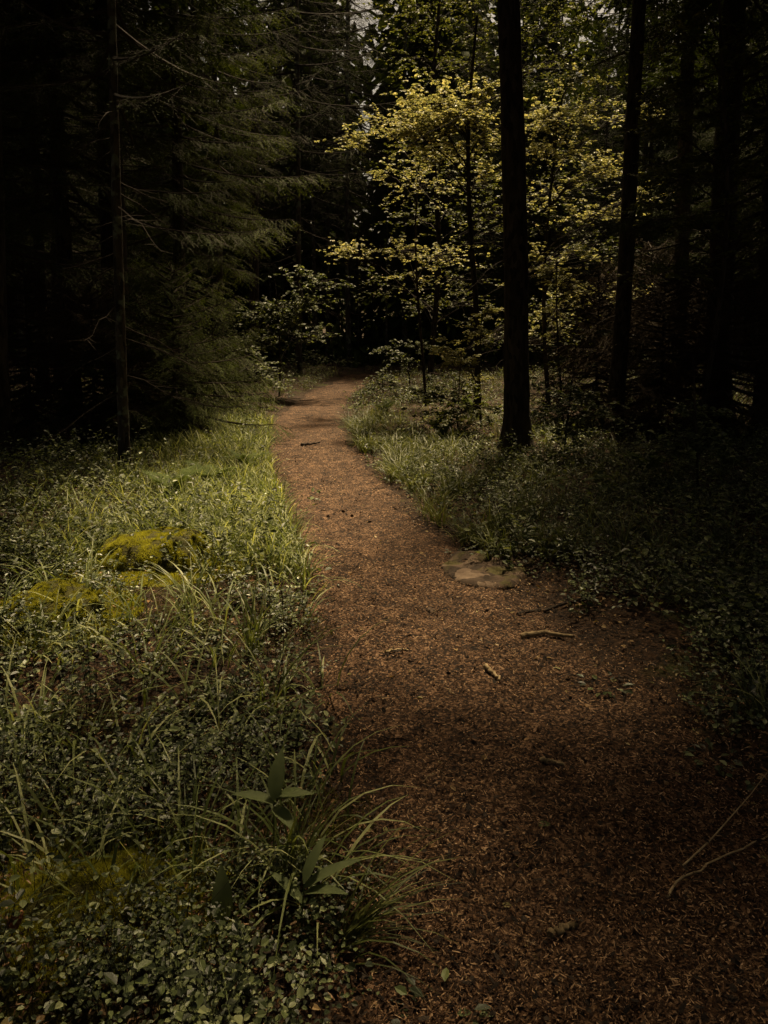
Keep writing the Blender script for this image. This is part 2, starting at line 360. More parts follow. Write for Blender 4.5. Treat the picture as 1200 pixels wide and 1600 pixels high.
def herb_stems(mbl, mbs, x, y, hmin, hmax, leafL, leafW, per, hood=None, spread=.06, lift=0.0, tlo=.25, flat=.35):
    # upright wiry stems with leaves all round
    N = len(x); H = hmin + (np.maximum(hmax, hmin) - hmin) * rng.random(N)
    base = on(x, y, lift)
    lean = rng.normal(size=(N, 2)) * spread
    top = base + np.stack((lean[:, 0], lean[:, 1], H), -1)
    thin_tubes(mbs, base - np.array((0, 0, .02)), top, .0011, .0006)
    idx = np.repeat(np.arange(N), per); n = len(idx); t = (tlo + (1.03 - tlo) * rng.random(n))[:, None]
    P = base[idx] * (1 - t) + top[idx] * t + rng.normal(size=(n, 3)) * np.array((.018, .018, .006))
    th = rng.random(n) * 6.283; D = np.stack((np.cos(th), np.sin(th), .1 + flat * rng.normal(size=n)), -1)
    Nn = np.array((0, 0, 1.)) + rng.normal(size=(n, 3)) * flat
    s = .5 + .9 * rng.random(n)
    leaves(mbl, P, D, Nn, leafL * s, leafW * s, .18)

# bilberry carpet, left near
bl, bs = MB(), MB()
x, y = sample(18000, 1.25, 6.5, -3.2, .4, 1.6); d = outside(x, y)
k = (x < xL(y)) & (d > -.02 + .22 * vnoise(y * 4, y * 0, 8)) & (fbm(x * 5, y * 5, 5) > .47 - .08 * rng.random(len(x))) & (hummock_h(x, y) < .03 + .25 * rng.random(len(x)) ** 2.5)
x, y = x[k], y[k]; hm = .44 * (.10 + 1.2 * vnoise(x * 3.6, y * 3.6, 6) ** 2.2)
z_ = hummock_h(x, y); z_ = np.where(z_ > .02, z_, 0)
sz = vnoise(x * 1.7, y * 1.7, 19) + .25 * rng.normal(size=len(x))
for lo, hi, lL, lW, pr in ((-9, .34, .012, .009, 9), (.34, .64, .018, .0125, 7), (.64, 9, .028, .016, 5)):
    q_ = (sz > lo) & (sz <= hi); herb_stems(bl, bs, x[q_], y[q_], .04, hm[q_], lL, lW, pr, spread=.06, lift=z_[q_], tlo=.5, flat=.26)
# sparse on right
x, y = sample(17000, 1.6, 9, .8, 6, 1.3); d = outside(x, y)
k = (x > xR(y)) & (d > .04) & (fbm(x * 2.6, y * 2.6, 15) > .52 - .16 * sstep((d - .1) / .7)); x, y = x[k], y[k]
herb_stems(bl, bs, x, y, .05, .24, .024, .015, 7, tlo=.4)
o = tag(bl.build('bilberry_carpet', M['bilberry']), 'low carpet of small oval bilberry leaves on the forest floor', 'undergrowth', kind='stuff')
s_ = bs.build('stems', M['twig'], o)

# leafy herb layer along both verges further on
hl, hs = MB(), MB()
x, y = sample(28000, 2.8, 24, -7, 8, 1.15); d = outside(x, y)
k = (d > .12) & (fbm(x * 1.3, y * 1.3, 25) > .42) & ((x > 0) | (y > 4.4)) & ((x > xL(y)) | (y > 10) | (d > 1.3) | (rng.random(len(x)) < .5)) & ~((np.abs(x - 1.62) < .26) & (np.abs(y - 9.1) < .9)) & ((x < xL(y)) | (y > 4.8) | (d > .5)); x, y = x[k], y[k]
herb_stems(hl, hs, x, y,   .07, .44 * (.25 + vnoise(x * 1.9, y * 1.9, 44)), .038, .022, 9, spread=.12)
o = tag(hl.build('leafy_herbs', M['leaf_pale']), 'knee-low leafy herbs filling both verges towards the bend', 'undergrowth', kind='stuff')
hs.build('stems', M['twig'], o)

# grass
def grass(mb, x, y, L0, L1, W, lean=(.05, .5), curve=(.6, 1.9)):
    N = len(x)
    blades(mb, on(x, y, -.01), rng.random(N) * 6.283, L0 + (L1 - L0) * rng.random(N), W * (.6 + .8 * rng.random(N)),
           lean[0] + (lean[1] - lean[0]) * rng.random(N), curve[0] + (curve[1] - curve[0]) * rng.random(N), twist=rng.normal(size=N) * .5)
g1 = MB()
# left verge, bright band beside the path
x, y = sample(30000, 4.6, 12, -3.4, 0, .9); d = outside(x, y)
k = (x < xL(y)) & (d > .02) & (rng.random(len(x)) < np.exp(-np.maximum(d - .7, 0) / .7)) & (hummock_h(x, y) < .03); x, y = x[k], y[k]
grass(g1, x, y, .10, .34, .007)
tag(g1.build('verge_grass', M['grass_pale_lit']), 'pale bright grass edging the left side of the path', 'grass', kind='stuff')
g2 = MB(); g3 = MB()
# tufts: right verge arching clumps, left near loose arcs
def tufts(mb, pts, nb, L0, L1, W, lean=(.05, .6), curve=(.8, 2.0), sp=.035, bias=None):
    for (cx, cy) in pts:
        n = int(nb * random.uniform(.6, 1.3)); x = cx + rng.normal(size=n) * sp; y = cy + rng.normal(size=n) * sp
        az = np.arctan2(y - cy, x - cx) + rng.normal(size=n) * .6
        if bias is not None: az = bias + rng.normal(size=n) * .9
        s = random.uniform(.75, 1.2)
        blades(mb, on(x, y, -.01), az, s * (L0 + (L1 - L0) * rng.random(n)), W * (.6 + .8 * rng.random(n)),
               lean[0] + (lean[1] - lean[0]) * rng.random(n), curve[0] + (curve[1] - curve[0]) * rng.random(n), twist=rng.normal(size=n) * .4)
pts = []
while len(pts) < 190:
    yy = random.uniform(4.9, 12); xx = xR(yy) + .08 + random.expovariate(1 / .75)
    if xx < 5 and not (abs(xx - 1.62) < .28 and -1.0 < yy - 9.6 < .3): pts.append((xx, yy))
tufts(g2, pts, 46, .18, .40, .0055)
pts = []
while len(pts) < 105:
    yy = random.uniform(1.7, 6); xx = xL(yy) - .03 - random.random() * 1.7
    if abs(xx) < yy * .52: pts.append((xx, yy))
tufts(g3, pts, 12, .20, .46, .008, lean=(.1, .9), sp=.04)
x, y = sample(9000, 8, 24, -7, 8, .9); k = outside(x, y) > .05; grass(g2, x[k], y[k], .1, .35, .008)
x, y = sample(2500, 3, 9, 1.0, 6, .9); k = (x > xR(y)) & (outside(x, y) > .5); grass(g2, x[k], y[k], .1, .3, .006)
tag(g3.build('arching_grass', M['grass_pale_lit']), 'thin pale grass blades arching over the bilberries on the near left', 'grass', kind='stuff')
tag(g2.build('woodland_grass', M['grass']), 'arching green woodland grass growing along the verges', 'grass', kind='stuff')

# olive moss among the litter
mm = MB()
def moss_tufts(mb, P, Nn, h, w_):
    N = len(P)
    for k in range(3):
        D = nrm(Nn + rng.normal(size=(N, 3)) * .55); S = nrm(np.cross(D, rdir(N)))
        V = np.stack((P - S * w_ * .5, P + S * w_ * .5, P + D * h * (.6 + .8 * rng.random((N, 1)))), 1)
        mb.add(V, np.arange(N)[:, None] * 3 + np.array([[0, 1, 2]]))
x, y = sample(140000, 1.2, 7, -3.2, .4, 1.6); k = (x < xL(y) + .05) & (fbm(x * 1.8, y * 1.8, 61) > .40); x, y = x[k], y[k]
moss_tufts(mm, on(x, y, .0), np.array((0, 0, 1.)), .014, .004)
x, y = sample(30000, 1.6, 9, 1, 6, 1.4); k = (x > xR(y) + .1) & (fbm(x * 1.8, y * 1.8, 63) > .5); x, y = x[k], y[k]
moss_tufts(mm, on(x, y, .0), np.array((0, 0, 1.)), .014, .004)
tag(mm.build('ground_moss', M['moss_dark']), 'olive green moss covering the soil between the plants', 'moss', kind='stuff')

# ------------------------------------------------------------------ moss hummocks
lab = ['large yellow moss hummock beside the bright grass on the left verge', 'golden moss hummock at the left edge below the larger one', 'small yellow moss cushion among bilberry leaves in the near left corner']
for (hx, hy, a, b, h), l in zip(HUM, lab):
    z0 = float(gz(hx, hy)) - .02
    r = empty('moss_hummock', (hx, hy, z0), l, 'moss hummock', 'moss hummocks on the left')
    n1, n2 = 60, 26; th = np.linspace(0, 2 * np.pi, n1, endpoint=False); ph = np.linspace(0, np.pi / 2, n2)
    TH, PH = np.meshgrid(th, ph)
    def sh(TH, PH, r_=1.0):
        q = 1 + .007 * np.sin(PH) * (fbm(TH * 0 + 40 + 9 * np.cos(TH) * np.cos(PH), 9 * np.sin(TH) * np.cos(PH), 73, 3) * 4 - 2) + .2 * (fbm(np.cos(TH) * np.cos(PH) * 2.4 + 9 + hx * 5, np.sin(TH) * np.cos(PH) * 2.4 + 7 + hy, 71, 3) - .45) * 2
        return np.stack((a * np.cos(TH) * np.cos(PH) * q, b * np.sin(TH) * np.cos(PH) * q, h * np.sin(PH) * q), -1)
    V = sh(TH, PH).reshape(-1, 3); i = np.arange(n2 - 1)[:, None] * n1; j = np.arange(n1)[None, :]; j2 = (j + 1) % n1
    cb = MB(); cb.add(V, np.stack((i + j, i + j2, i + n1 + j2, i + n1 + j), -1).reshape(-1, 4)); cb.build('mound', M['moss_base'], r, True)
    N = int(48000 * a * b / .1); T_ = rng.random(N) * 6.283; P_ = np.arcsin(rng.random(N) ** .8)
    kk = fbm(np.cos(T_) * np.cos(P_) * 6 + hx * 9 + 30, np.sin(T_) * np.cos(P_) * 6 + 30, 75, 3) + .05 * rng.normal(size=N) > .40; T_, P_ = T_[kk], P_[kk]
    S = sh(T_, P_); Nn = nrm(np.stack((np.cos(T_) * np.cos(P_), np.sin(T_) * np.cos(P_), np.sin(P_) + .3), -1))
    mo = MB(); moss_tufts(mo, S - Nn * .004, Nn, .011, .004)
    ns = int(N * .5); T_ = rng.random(ns) * 6.283; q_ = .92 + .75 * rng.random(ns) ** 2; X_ = a * q_ * np.cos(T_); Y_ = b * q_ * np.sin(T_)
    moss_tufts(mo, np.stack((X_, Y_, gz(X_ + hx, Y_ + hy) - z0 + .004), -1), np.array((0, 0, 1.)), .013, .0045); mo.build('moss_fronds', M['moss'], r)

# ------------------------------------------------------------------ spruce trees
def spruce_parts(seed, H, r0, cb, crad, nbr, spacing, nl, nw, twd, dead=0, foot=1.6, sub=True, droop=.35, zmaxdense=None, trunk_n=18):
    r = np.random.default_rng(seed); tr = MB()
    zs = np.concatenate((np.linspace(-.15, .8, 14), np.linspace(.95, H, 40)))
    wx = .02 * H / 10 * np.sin(zs * .45 + seed); wy = .02 * H / 10 * np.cos(zs * .38 + seed * 2)
    rad = r0 * (1 - zs / H * .82) * (1 + (foot - 1) * np.exp(-np.maximum(zs, 0) / .22))
    tube(tr, np.stack((wx - wx[2], wy - wy[2], zs), -1), rad, trunk_n, rough=.14, seed=seed)
    br = MB(); nd = MB(); A0 = []; A1 = []
    for b in range(nbr):
        f = (b + .5) / nbr; z = cb + (H * .97 - cb) * f; az = b * 2.4 + r.random() * 1.2
        L = (crad * (1 - f) ** .75 + .25) * (.65 + .6 * r.random())
        n = 7; t = np.linspace(0, 1, n); el0 = -.05 - droop * (1 - f) + .5 * f
        cur = np.stack((np.cos(az + .15 * t * r.normal()) * L * t, np.sin(az + .1 * t) * L * t, z + L * (el0 * t + .28 * t * t * (1 - f * .5))), -1)
        tube(br, cur, np.linspace(.012 + .008 * L, .003, n), 5)
        m = max(int(L * twd), 6); tb = .12 + .88 * r.random(m)
        P = np.stack([np.interp(tb, t, cur[:, q]) for q in range(3)], -1)
        sg = np.where(r.random(m) < .5, -1, 1); ang = az + sg * (.7 + .5 * r.random(m))
        l = (.12 + .34 * np.sin(np.clip(tb, 0, 1) * 2.6) * min(L, 1.6) * .7) * (.5 + .8 * r.random(m))
        D = nrm(np.stack((np.cos(ang), np.sin(ang), -.25 - .55 * r.random(m) * (1 - f)), -1)); Q = P + D * l[:, None]
        A0.append(P); A1.append(Q)
        # tip leader
        A0.append(cur[-3:-1]); A1.append(cur[-2:])
        if sub:
            for q in range(3):
                tt_ = (.25 + .6 * r.random(m))[:, None]; P2 = P * (1 - tt_) + Q * tt_
                D2 = nrm(D + np.stack((r.normal(size=m) * .55, r.normal(size=m) * .55, -.35 * r.random(m) - .1), -1)); A0.append(P2); A1.append(P2 + D2 * (l * .45)[:, None])
    A0 = np.concatenate(A0); A1 = np.concatenate(A1)
    thin_tubes(br, A0[::2], A1[::2], .003, .0012)
    needles(nd, A0, A1, spacing, nl, nw, r)
    for b in range(dead):     # bare dead branches below the crown
        z = .7 + (cb - .6) * (b + r.random()) / max(dead, 1); az = r.random() * 6.28; L = .35 + 1.1 * r.random() ** 1.5
        t = np.linspace(0, 1, 6); cur = np.stack((np.cos(az) * L * t, np.sin(az) * L * t, z + L * (-.3 * t - .15 * t * t) + .03 * r.normal(size=6) * t), -1)
        tube(br, cur, np.linspace(.009, .002, 6), 4)
        m = int(5 + L * 9); tb = .25 + .75 * r.random(m); P = np.stack([np.interp(tb, t, cur[:, q]) for q in range(3)], -1)
        ang = az + np.where(r.random(m) < .5, -1, 1) * (.5 + .5 * r.random(m)); l = .08 + .25 * r.random(m)
        thin_tubes(br, P, P + np.stack((np.cos(ang) * l, np.sin(ang) * l, -.35 * l * r.random(m)), -1), .0025, .001)
    return tr, br, nd
def spruce(loc, label, group, rz, P, barkm='bark', needlem='needle', lean=(0, 0)):
    tr, br, nd = P
    o = empty('spruce_tree', loc, label, 'tree', group, rz)
    tr.build('trunk', M[barkm], o, True); br.build('branches', M['twig'], o); nd.build('crown', M[needlem], o)
    o.rotation_euler = (lean[0], lean[1], rz)
    return o
def at(u, v): p = gpt(u, v); return (float(p[0]), float(p[1]), float(gz(p[0], p[1])))

# prototypes
pA = spruce_parts(1, 27, .155, 14, 3.3, 120, .045, .026, .014, 26, dead=26)          # tall, bare lower trunk
pB = spruce_parts(2, 15, .13, 3.1, 2.2, 130, .021, .026, .011, 38, dead=10, droop=.45)
pE = spruce_parts(6, 17, .17, 5.2, 2.9, 120, .045, .06, .035, 30, droop=.4)           # tall, its wide dense crown made for shade  # bushy down to head height
pC = spruce_parts(3, 13, .056, 3.6, 1.5, 80, .04, .024, .012, 26, dead=22)            # slender
pF = spruce_parts(8, 25, .2, 11.5, 3.9, 150, .045, .06, .035, 30, droop=.4)          # very tall, crown set high for shade
pD = spruce_parts(4, 2.3, .025, .15, 1.15, 76, .008, .019, .006, 40, droop=.5, trunk_n=8)        # sapling, fine needles
g_sp = 'spruces lining the trail'
T1 = spruce(at(806, 703), 'thick black spruce trunk standing right of the path among arching grass', g_sp, .3, pA, lean=(0, R(-1.6)))
T4p = at(116, 668)
TB = spruce(at(116, 668), 'stout dark spruce trunk near the left edge behind the thin lichened one', g_sp, 1.1, pB)
T3 = spruce(at(196, 745), 'slim lichen-flecked spruce trunk rising from the left grass', g_sp, 2.0, pC, barkm='bark_lichen')
SP = spruce(at(275, 690), 'young spruce with drooping light-tipped boughs left of the path', 'young spruces', .4, pD, needlem='needle_young_lit')

def cp(root, x, y, rz, label, group=g_sp, s=1.0):
    return copy_tree(root, (x, y, float(gz(x, y)) - .02), rz, label, group, s)
TE = spruce((4.9, 6.0, float(gz(4.9, 6.0))), 'wide-crowned spruce added for shade just outside the right edge', 'unseen spruces added for shade', 1.0, pE); TE.scale = (1.3,) * 3  # added out of view so its crown shades the near ground
p = gpt(957, 692); t2 = cp(T1, p[0], p[1], 2.4, 'leaning narrow spruce trunk right of the thick black one', s=.7); t2.rotation_euler = (0, R(2.5), 0)
for (u, v, root, s, l) in [
    (40, 610, T3, 1.3, 'dark spruce trunk at the far left edge of the view'),
    (284, 640, TB, .95, 'bushy spruce whose lit boughs hang left of the gap over the path'),
    (346, 625, T3, 1.2, 'brownish slim trunk behind the young spruce on the left'),
    (467, 590, T3, 1.5, 'straight thin trunk just left of the path bend'),
    (400, 596, T1, .85, 'dark spruce trunk deep in the shade left of the bend'),
    (1052, 640, T1, .9, 'dark spruce trunk in the deep shade behind the leaning one'),
    (1118, 674, TE, 1.15, 'shaded spruce trunk in the right part of the wood'),
    (1190, 690, TB, .9, 'bushy black spruce closing the right edge of the view'),
    (-60, 720, TB, .8, 'bushy spruce cut off by the left edge'),
]:
    q = gpt(u, v); cp(root, q[0], q[1], random.random() * 6, l, s=s)
for (u, v, s, sh, l) in [(225, 690, .85, 0, 'young spruce with lit boughs nearest the lichen-flecked trunk'), (335, 655, .8, 0, 'small young spruce closest to the path on the left'), (150, 700, .95, 1, 'browned young spruce in the shade left of the lichened trunk'),
        (50, 690, 1.0, 1, 'browned young spruce in the far left shade'), (930, 668, .95, 1, 'young spruce with brown drooping boughs right of the thick trunk'), (1030, 690, 1.0, 1, 'young dark brown spruce behind the shaded fern'), (1130, 700, 1.1, 1, 'large browned young spruce in the right-hand shade'), (1010, 640, 1.2, 1, 'tallest browned young spruce behind the leaning trunk')]:
    q = gpt(u, v); c = cp(SP, q[0], q[1], random.random() * 6, l, 'young spruces', s)
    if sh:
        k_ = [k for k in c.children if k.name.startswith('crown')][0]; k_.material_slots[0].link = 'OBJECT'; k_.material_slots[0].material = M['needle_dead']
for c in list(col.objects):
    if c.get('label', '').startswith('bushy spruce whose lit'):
        k_ = [k for k in c.children if k.name.startswith('crown')][0]; k_.material_slots[0].link = 'OBJECT'; k_.material_slots[0].material = M['needle_young_lit']  # sunlit boughs imitated with a brighter needle colour
q = gpt(188, 664); cp(TE, q[0], q[1], 2.0, 'wide spruce added for shade, half hidden directly behind the lichen-flecked trunk', s=1.25)  # added so its crown shades the left verge
# slim trunks behind the bend
for k, u in enumerate([492, 512, 528, 545, 560, 583, 604, 632, 655]):
    q = gpt(u, 574 - (k % 3) * 5); cp(T3, q[0], q[1], random.random() * 6, ['leftmost', 'second', 'third', 'fourth', 'middle', 'sixth', 'seventh', 'eighth', 'rightmost'][k] + ' slender trunk, counted from the left, in the dark stand behind the path bend', 'slender trunks behind the path bend', (.5 if 550 < u < 612 else 1.3) + .1 * (k % 4))

# denser wood on both sides, every tree its own object
random.seed(9)
used = [(o.location.x, o.location.y) for o in col.objects if o.name.startswith('spruce_tree')]
def free(x, y, d): return all((x - a) ** 2 + (y - b) ** 2 > d * d for a, b in used)
n = 0; tries = 0
while n < 70 and tries < 6000:
    tries += 1
    y = random.uniform(10, 34); x = random.uniform(-.62, .62) * y
    if abs(x) > 16: continue
    u_ = x / y * F_PX + 600
    if outside(np.array([x]), np.array([y]))[0] < (1.8 if y < 21 else 1.2): continue
    if (560 < u_ < 980 and y < 25) or (150 < u_ < 545 and y < 27) or (980 < u_ < 1200 and y < 21): continue
    if 548 < u_ < 625 and y < 40: continue       # the opening where light comes through
    if not free(x, y, 1.7): continue
    used.append((x, y)); n += 1
    cp([TB, TB, T1, T3][n % 4], x, y, random.random() * 6.28, 'dark spruce in the crowded wood ' + ('left' if x < 0 else 'right') + ' of the path bend', 'crowded dark spruces ' + ('left' if x < 0 else 'right') + ' of the bend', random.uniform(.8, 1.15))

# unseen trees added beside and behind the viewer: their crowns shade the near ground
TF = spruce((5.2, 7.4, float(gz(5.2, 7.4))), 'very tall spruce added for shade, just out of sight on the right', 'unseen spruces added for shade', 1.0, pF)  # unseen, added for the shade of its high crown
for (x, y, root, s) in [(-4.4, 8.6, TF, 1.0), (5.2, 3.4, TE, 1.1), (5.4, 10.4, TE, 1.15), (4.4, 4.0, TE, 1.1), (-3.6, 3.0, TE, .85), (1.7, -1.6, TE, 1.1), (-1.9, -2.2, TE, 1.1), (6.5, .2, TE, 1.1), (-5.4, 0.4, TB, 1.2), (-3.3, 5.6, TE, 1.35), (-5.2, 9.8, TE, 1.0), (7.6, 9.4, TE, 1.2), (-7.5, 8, TE, 1.2), (7.4, 6.2, TE, 1.1),
                        (0.3, -5.5, TB, 1.2), (-4, -5, TE, 1.1), (4, -5, TE, 1.1)]:
    cp(root, x, y, random.random() * 6, 'unseen spruce added beside and behind the viewer for its shade', 'unseen spruces added for shade', s)

# far wood
fw = MB(); r = np.random.default_rng(77)
for k in range(300):
    y = r.uniform(30, 75); x = r.uniform(-.75, .75) * y
    if k > 240: a_ = r.uniform(0, 6.28); x, y = 24 * math.cos(a_) * r.uniform(1, 1.6), 5 + 26 * math.sin(a_) * r.uniform(1, 1.6)
    if abs(x / max(y, 1) * F_PX + 17) < 34 and 0 < y < 90: continue
    H = r.uniform(15, 24); z0 = float(gz(x, y)) - .1
    tube(fw, [(x, y, z0), (x, y, z0 + H)], (.16, .03), 6)
    m = 420; f = r.random(m) ** 1.2; az = r.random(m) * 6.28; cb = r.uniform(.3, 4)
    rad = (2.6 * (1 - f) ** .8 + .3) * (.3 + .7 * r.random(m)); z = z0 + cb + (H - cb) * f
    P = np.stack((x + np.cos(az) * rad, y + np.sin(az) * rad, z - rad * .3), -1)
    leaves(fw, P, np.stack((np.cos(az), np.sin(az), -.7 + 0 * az), -1), rdir(m, 1.5, r), .5 + .5 * r.random(m), .22 + .25 * r.random(m), .3)
for k in range(420):
    y = r.uniform(25.5, 46); x = r.uniform(-.62, .62) * y
    if y < 27.5 and x > 8: continue
    m = 34; P = np.array((x, y, float(gz(x, y)))) + np.abs(r.normal(size=(m, 3))) * np.array((0, 0, .55)) + r.normal(size=(m, 3)) * np.array((.6, .6, 0))
    leaves(fw, P, rdir(m, .2, r), rdir(m, 1.5, r), .22 + .25 * r.random(m), .12 + .12 * r.random(m), .3)
tag(fw.build('distant_wood', M['needle']), 'distant spruce wood closing off the view behind everything', 'wood', kind='stuff')

# ------------------------------------------------------------------ broadleaf saplings with layered sprays
def sapling(name, base_uv, top, r0, sprays, leafm, label, group, leafL=.055, dens=1.0, Y=None, seed=0, bend=.1):
    rr = np.random.default_rng(seed + 300)
    bx, by, bz = at(*base_uv)
    if Y: q = apt(base_uv[0], base_uv[1], Y); bx, by = q[0], q[1]; bz = float(gz(bx, by))
    o = empty(name, (bx, by, bz), label, 'tree', group)
    tr, br, lf = MB(), MB(), MB()
    zs = np.linspace(-.05, top, 22)
    tp = np.stack((bend * np.sin(zs * .9 + seed), bend * np.cos(zs * .7 + seed) - bend * math.cos(seed), zs), -1); tp[:, 0] -= tp[0, 0]
    tube(tr, tp, np.linspace(r0, r0 * .35, 22), 10, rough=.08, seed=seed)
    for (u, v, dY, ru, rv, n) in sprays:
        c = apt(u, v, by + dY); c[0] -= bx; c[1] -= by; c[2] -= bz
        sx = ru / F_PX * by; sz = rv / F_PX * by
        hz = np.clip(c[2] - .35 - .4 * abs(c[0]), .3, top * .97)
        st = np.array([np.interp(hz, zs, tp[:, q]) for q in range(3)])
        t = np.linspace(0, 1, 9)[:, None]; mid = (st + c) / 2 + np.array((0, 0, .18 + .1 * rr.random()))
        cur = st * (1 - t) ** 2 + 2 * mid * t * (1 - t) + c * t ** 2 + rr.normal(size=(9, 3)) * .012
        tube(br, cur, np.linspace(min(r0 * .4, .016), .004, 9), 5)
        # twigs fanning through the spray in flat layers
        m = max(int(n * dens * 1.7 / 9), 6)
        i0 = rr.integers(4, 9, m); S = cur[i0]
        E = c + rr.normal(size=(m, 3)) * np.array((sx * .62, sx * .6, sz * .7))
        layer = np.round((E[:, 2] - c[2]) / .13) * .13; E[:, 2] = c[2] + layer + rr.normal(size=m) * .035 - .12 * np.abs(E[:, 0] - c[0])
        K = (S + E) / 2 + np.array((0, 0, .03)) + rr.normal(size=(m, 3)) * .03
        thin_tubes(br, S, K, .0035, .0025); thin_tubes(br, K, E, .0025, .001)
        per = 9; idx = np.repeat(np.arange(m), per); q = len(idx); tt_ = (.15 + .9 * rr.random(q))[:, None]
        P = K[idx] * (1 - tt_) + E[idx] * tt_ + rr.normal(size=(q, 3)) * .012
        th = rr.random(q) * 6.283; D = np.stack((np.cos(th), np.sin(th), -.15 + .3 * rr.normal(size=q)), -1)
        Nn = np.array((0, -.25, 1.)) + rr.normal(size=(q, 3)) * .4; s = (.45 + .95 * rr.random(q)) * leafL
        # lobed leaf: three blades from one stalk point
        leaves(lf, P, D, Nn, s, s * .62, .15)
        for sgn in (-1, 1):
            ca, sa = math.cos(.85 * sgn), math.sin(.85 * sgn)
            D2 = np.stack((D[:, 0] * ca - D[:, 1] * sa, D[:, 0] * sa + D[:, 1] * ca, D[:, 2]), -1)
            leaves(lf, P + D * s[:, None] * .08, D2, Nn, s * .68, s * .4, .15)
    tr.build('trunk', M['bark'], o, True); br.build('branches', M['twig'], o); lf.build('crown', M[leafm], o)
    return o
sapling('maple_sapling', (743, 655), 6.2, .055, [
    (690, 165, 0, 66, 20, 620), (670, 190, -.3, 70, 16, 300), (720, 180, -.3, 50, 16, 260), (640, 200, -.4, 42, 14, 300), (735, 155, .2, 36, 12, 200), (700, 235, .2, 60, 14, 260), (760, 215, 0, 30, 22, 160),
    (640, 150, .3, 30, 10, 120), (770, 140, .2, 36, 14, 150), (760, 270, .2, 40, 16, 160), (660, 245, .3, 50, 14, 160)],
    'leaf_gold_lit', 'maple sapling carrying the brightest golden spray left of the thick trunk', 'maple saplings', .06, seed=1)
sapling('maple_sapling', (665, 640), 4.2, .03, [
    (545, 215, 0, 34, 16, 230), (590, 190, .3, 30, 14, 150), (655, 290, 0, 62, 18, 260), (620, 390, 0, 70, 16, 280), (535, 385, -.2, 34, 14, 190), (690, 400, .2, 52, 16, 200), (640, 430, .3, 50, 14, 120), (600, 270, .5, 30, 15, 90)],
    'leaf_gold_lit', 'thin maple sapling with level leafy tiers reaching over the path', 'maple saplings', .052, dens=.9, seed=2)
sapling('maple_sapling', (858, 650), 5.2, .04, [
    (865, 185, -.2, 50, 24, 420), (920, 175, .2, 34, 14, 160), (850, 235, 0, 40, 16, 200), (905, 235, .3, 46, 14, 150), (865, 430, -.3, 40, 22, 280), (905, 455, -.2, 46, 14, 220), (985, 455, 0, 34, 12, 180), (940, 260, 0, 44, 18, 170), (900, 125, .2, 44, 14, 110), (940, 260, .2, 40, 12, 110), (905, 395, .3, 44, 12, 130), (955, 330, 0, 40, 10, 110), (1000, 170, .3, 40, 12, 110), (1010, 300, .3, 40, 10, 100), (850, 520, 0, 40, 14, 110), (860, 490, 0, 38, 16, 160), (870, 310, .3, 50, 24, 160), (930, 335, .4, 60, 12, 150), (840, 395, 0, 20, 14, 100)],
    'leaf_gold_lit', 'maple sapling right of the thick trunk with yellow sprays at two heights', 'maple saplings', .055, seed=3)
sapling('maple_sapling', (752, 672), 1.75, .02, [
    (715, 562, -.4, 32, 10, 230), (745, 520, 0, 30, 12, 150), (690, 545, -.2, 20, 8, 110), (765, 485, .2, 22, 10, 110), (750, 590, 0, 25, 8, 80)],
    'leaf_gold_lit', 'low maple seedling with yellow-green leaves at the foot of the thick trunk', 'maple saplings', .05, seed=4)
sapling('maple_sapling', (672, 598), 12, .08, [
    (u, v, dy, 60, 26, 230) for (u, v, dy) in [(640, 30, 0), (680, 30, .5), (750, 40, 0), (640, 90, .5), (760, 90, 0), (700, 100, 1), (850, 40, 0), (900, 90, 1), (640, 0, 0), (740, -20, 0), (830, 110, .5), (930, 20, 0), (870, 0, .6), (780, 320, 1), (700, 330, 1), (640, 340, 1.5), (720, 470, 1), (660, 480, 1), (700, 270, 0), (640, 240, 1), (760, 280, 0), (850, 300, 1), (930, 380, 1), (860, 480, 1), (720, 430, 0), (920, 270, 0), (860, 160, 0), (940, 150, 1), (760, 360, 0), (600, 440, 1), (800, 520, 1), (900, 520, 1)]],
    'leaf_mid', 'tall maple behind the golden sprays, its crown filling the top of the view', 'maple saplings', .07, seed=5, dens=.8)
sapling('maple_sapling', (1085, 720), 5.5, .03, [
    (1150, 95, 0, 50, 20, 230), (1060, 130, .3, 50, 20, 180), (1180, 200, 0, 40, 20, 150), (1060, 60, 0, 50, 20, 150), (1110, 180, .3, 50, 16, 130), (1040, 270, .2, 60, 16, 170), (1160, 270, .2, 50, 14, 120), (1090, 350, .2, 60, 14, 140), (1170, 360, .2, 50, 14, 120), (1040, 420, .2, 60, 14, 140), (1010, 190, 0, 40, 18, 90), (1100, 250, 0, 50, 14, 90), (1150, 310, 0, 40, 10, 70), (1040, 210, 0, 24, 8, 70), (1130, 400, 0, 50, 10, 60), (1020, 320, 0, 40, 10, 90), (1180, 40, 0, 40, 16, 80), (1090, 30, 0, 40, 14, 60)],
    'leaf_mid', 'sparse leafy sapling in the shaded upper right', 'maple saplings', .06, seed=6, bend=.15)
sapling('hazel_bush', (436, 622), 2.6, .02, [
    (430, 480, 0, 44, 12, 330), (480, 470, 0, 38, 12, 280), (400, 530, 0, 45, 12, 330), (450, 500, -.3, 40, 12, 260), (500, 440, -.2, 36, 10, 160), (440, 520, 0, 34, 8, 150), (470, 430, 0, 26, 9, 90), (390, 495, .2, 30, 10, 120), (500, 520, 0, 24, 8, 80)],
    'leaf_pale', 'pale green leafy bush left of the path before the bend', 'leafy bushes', .07, seed=7)
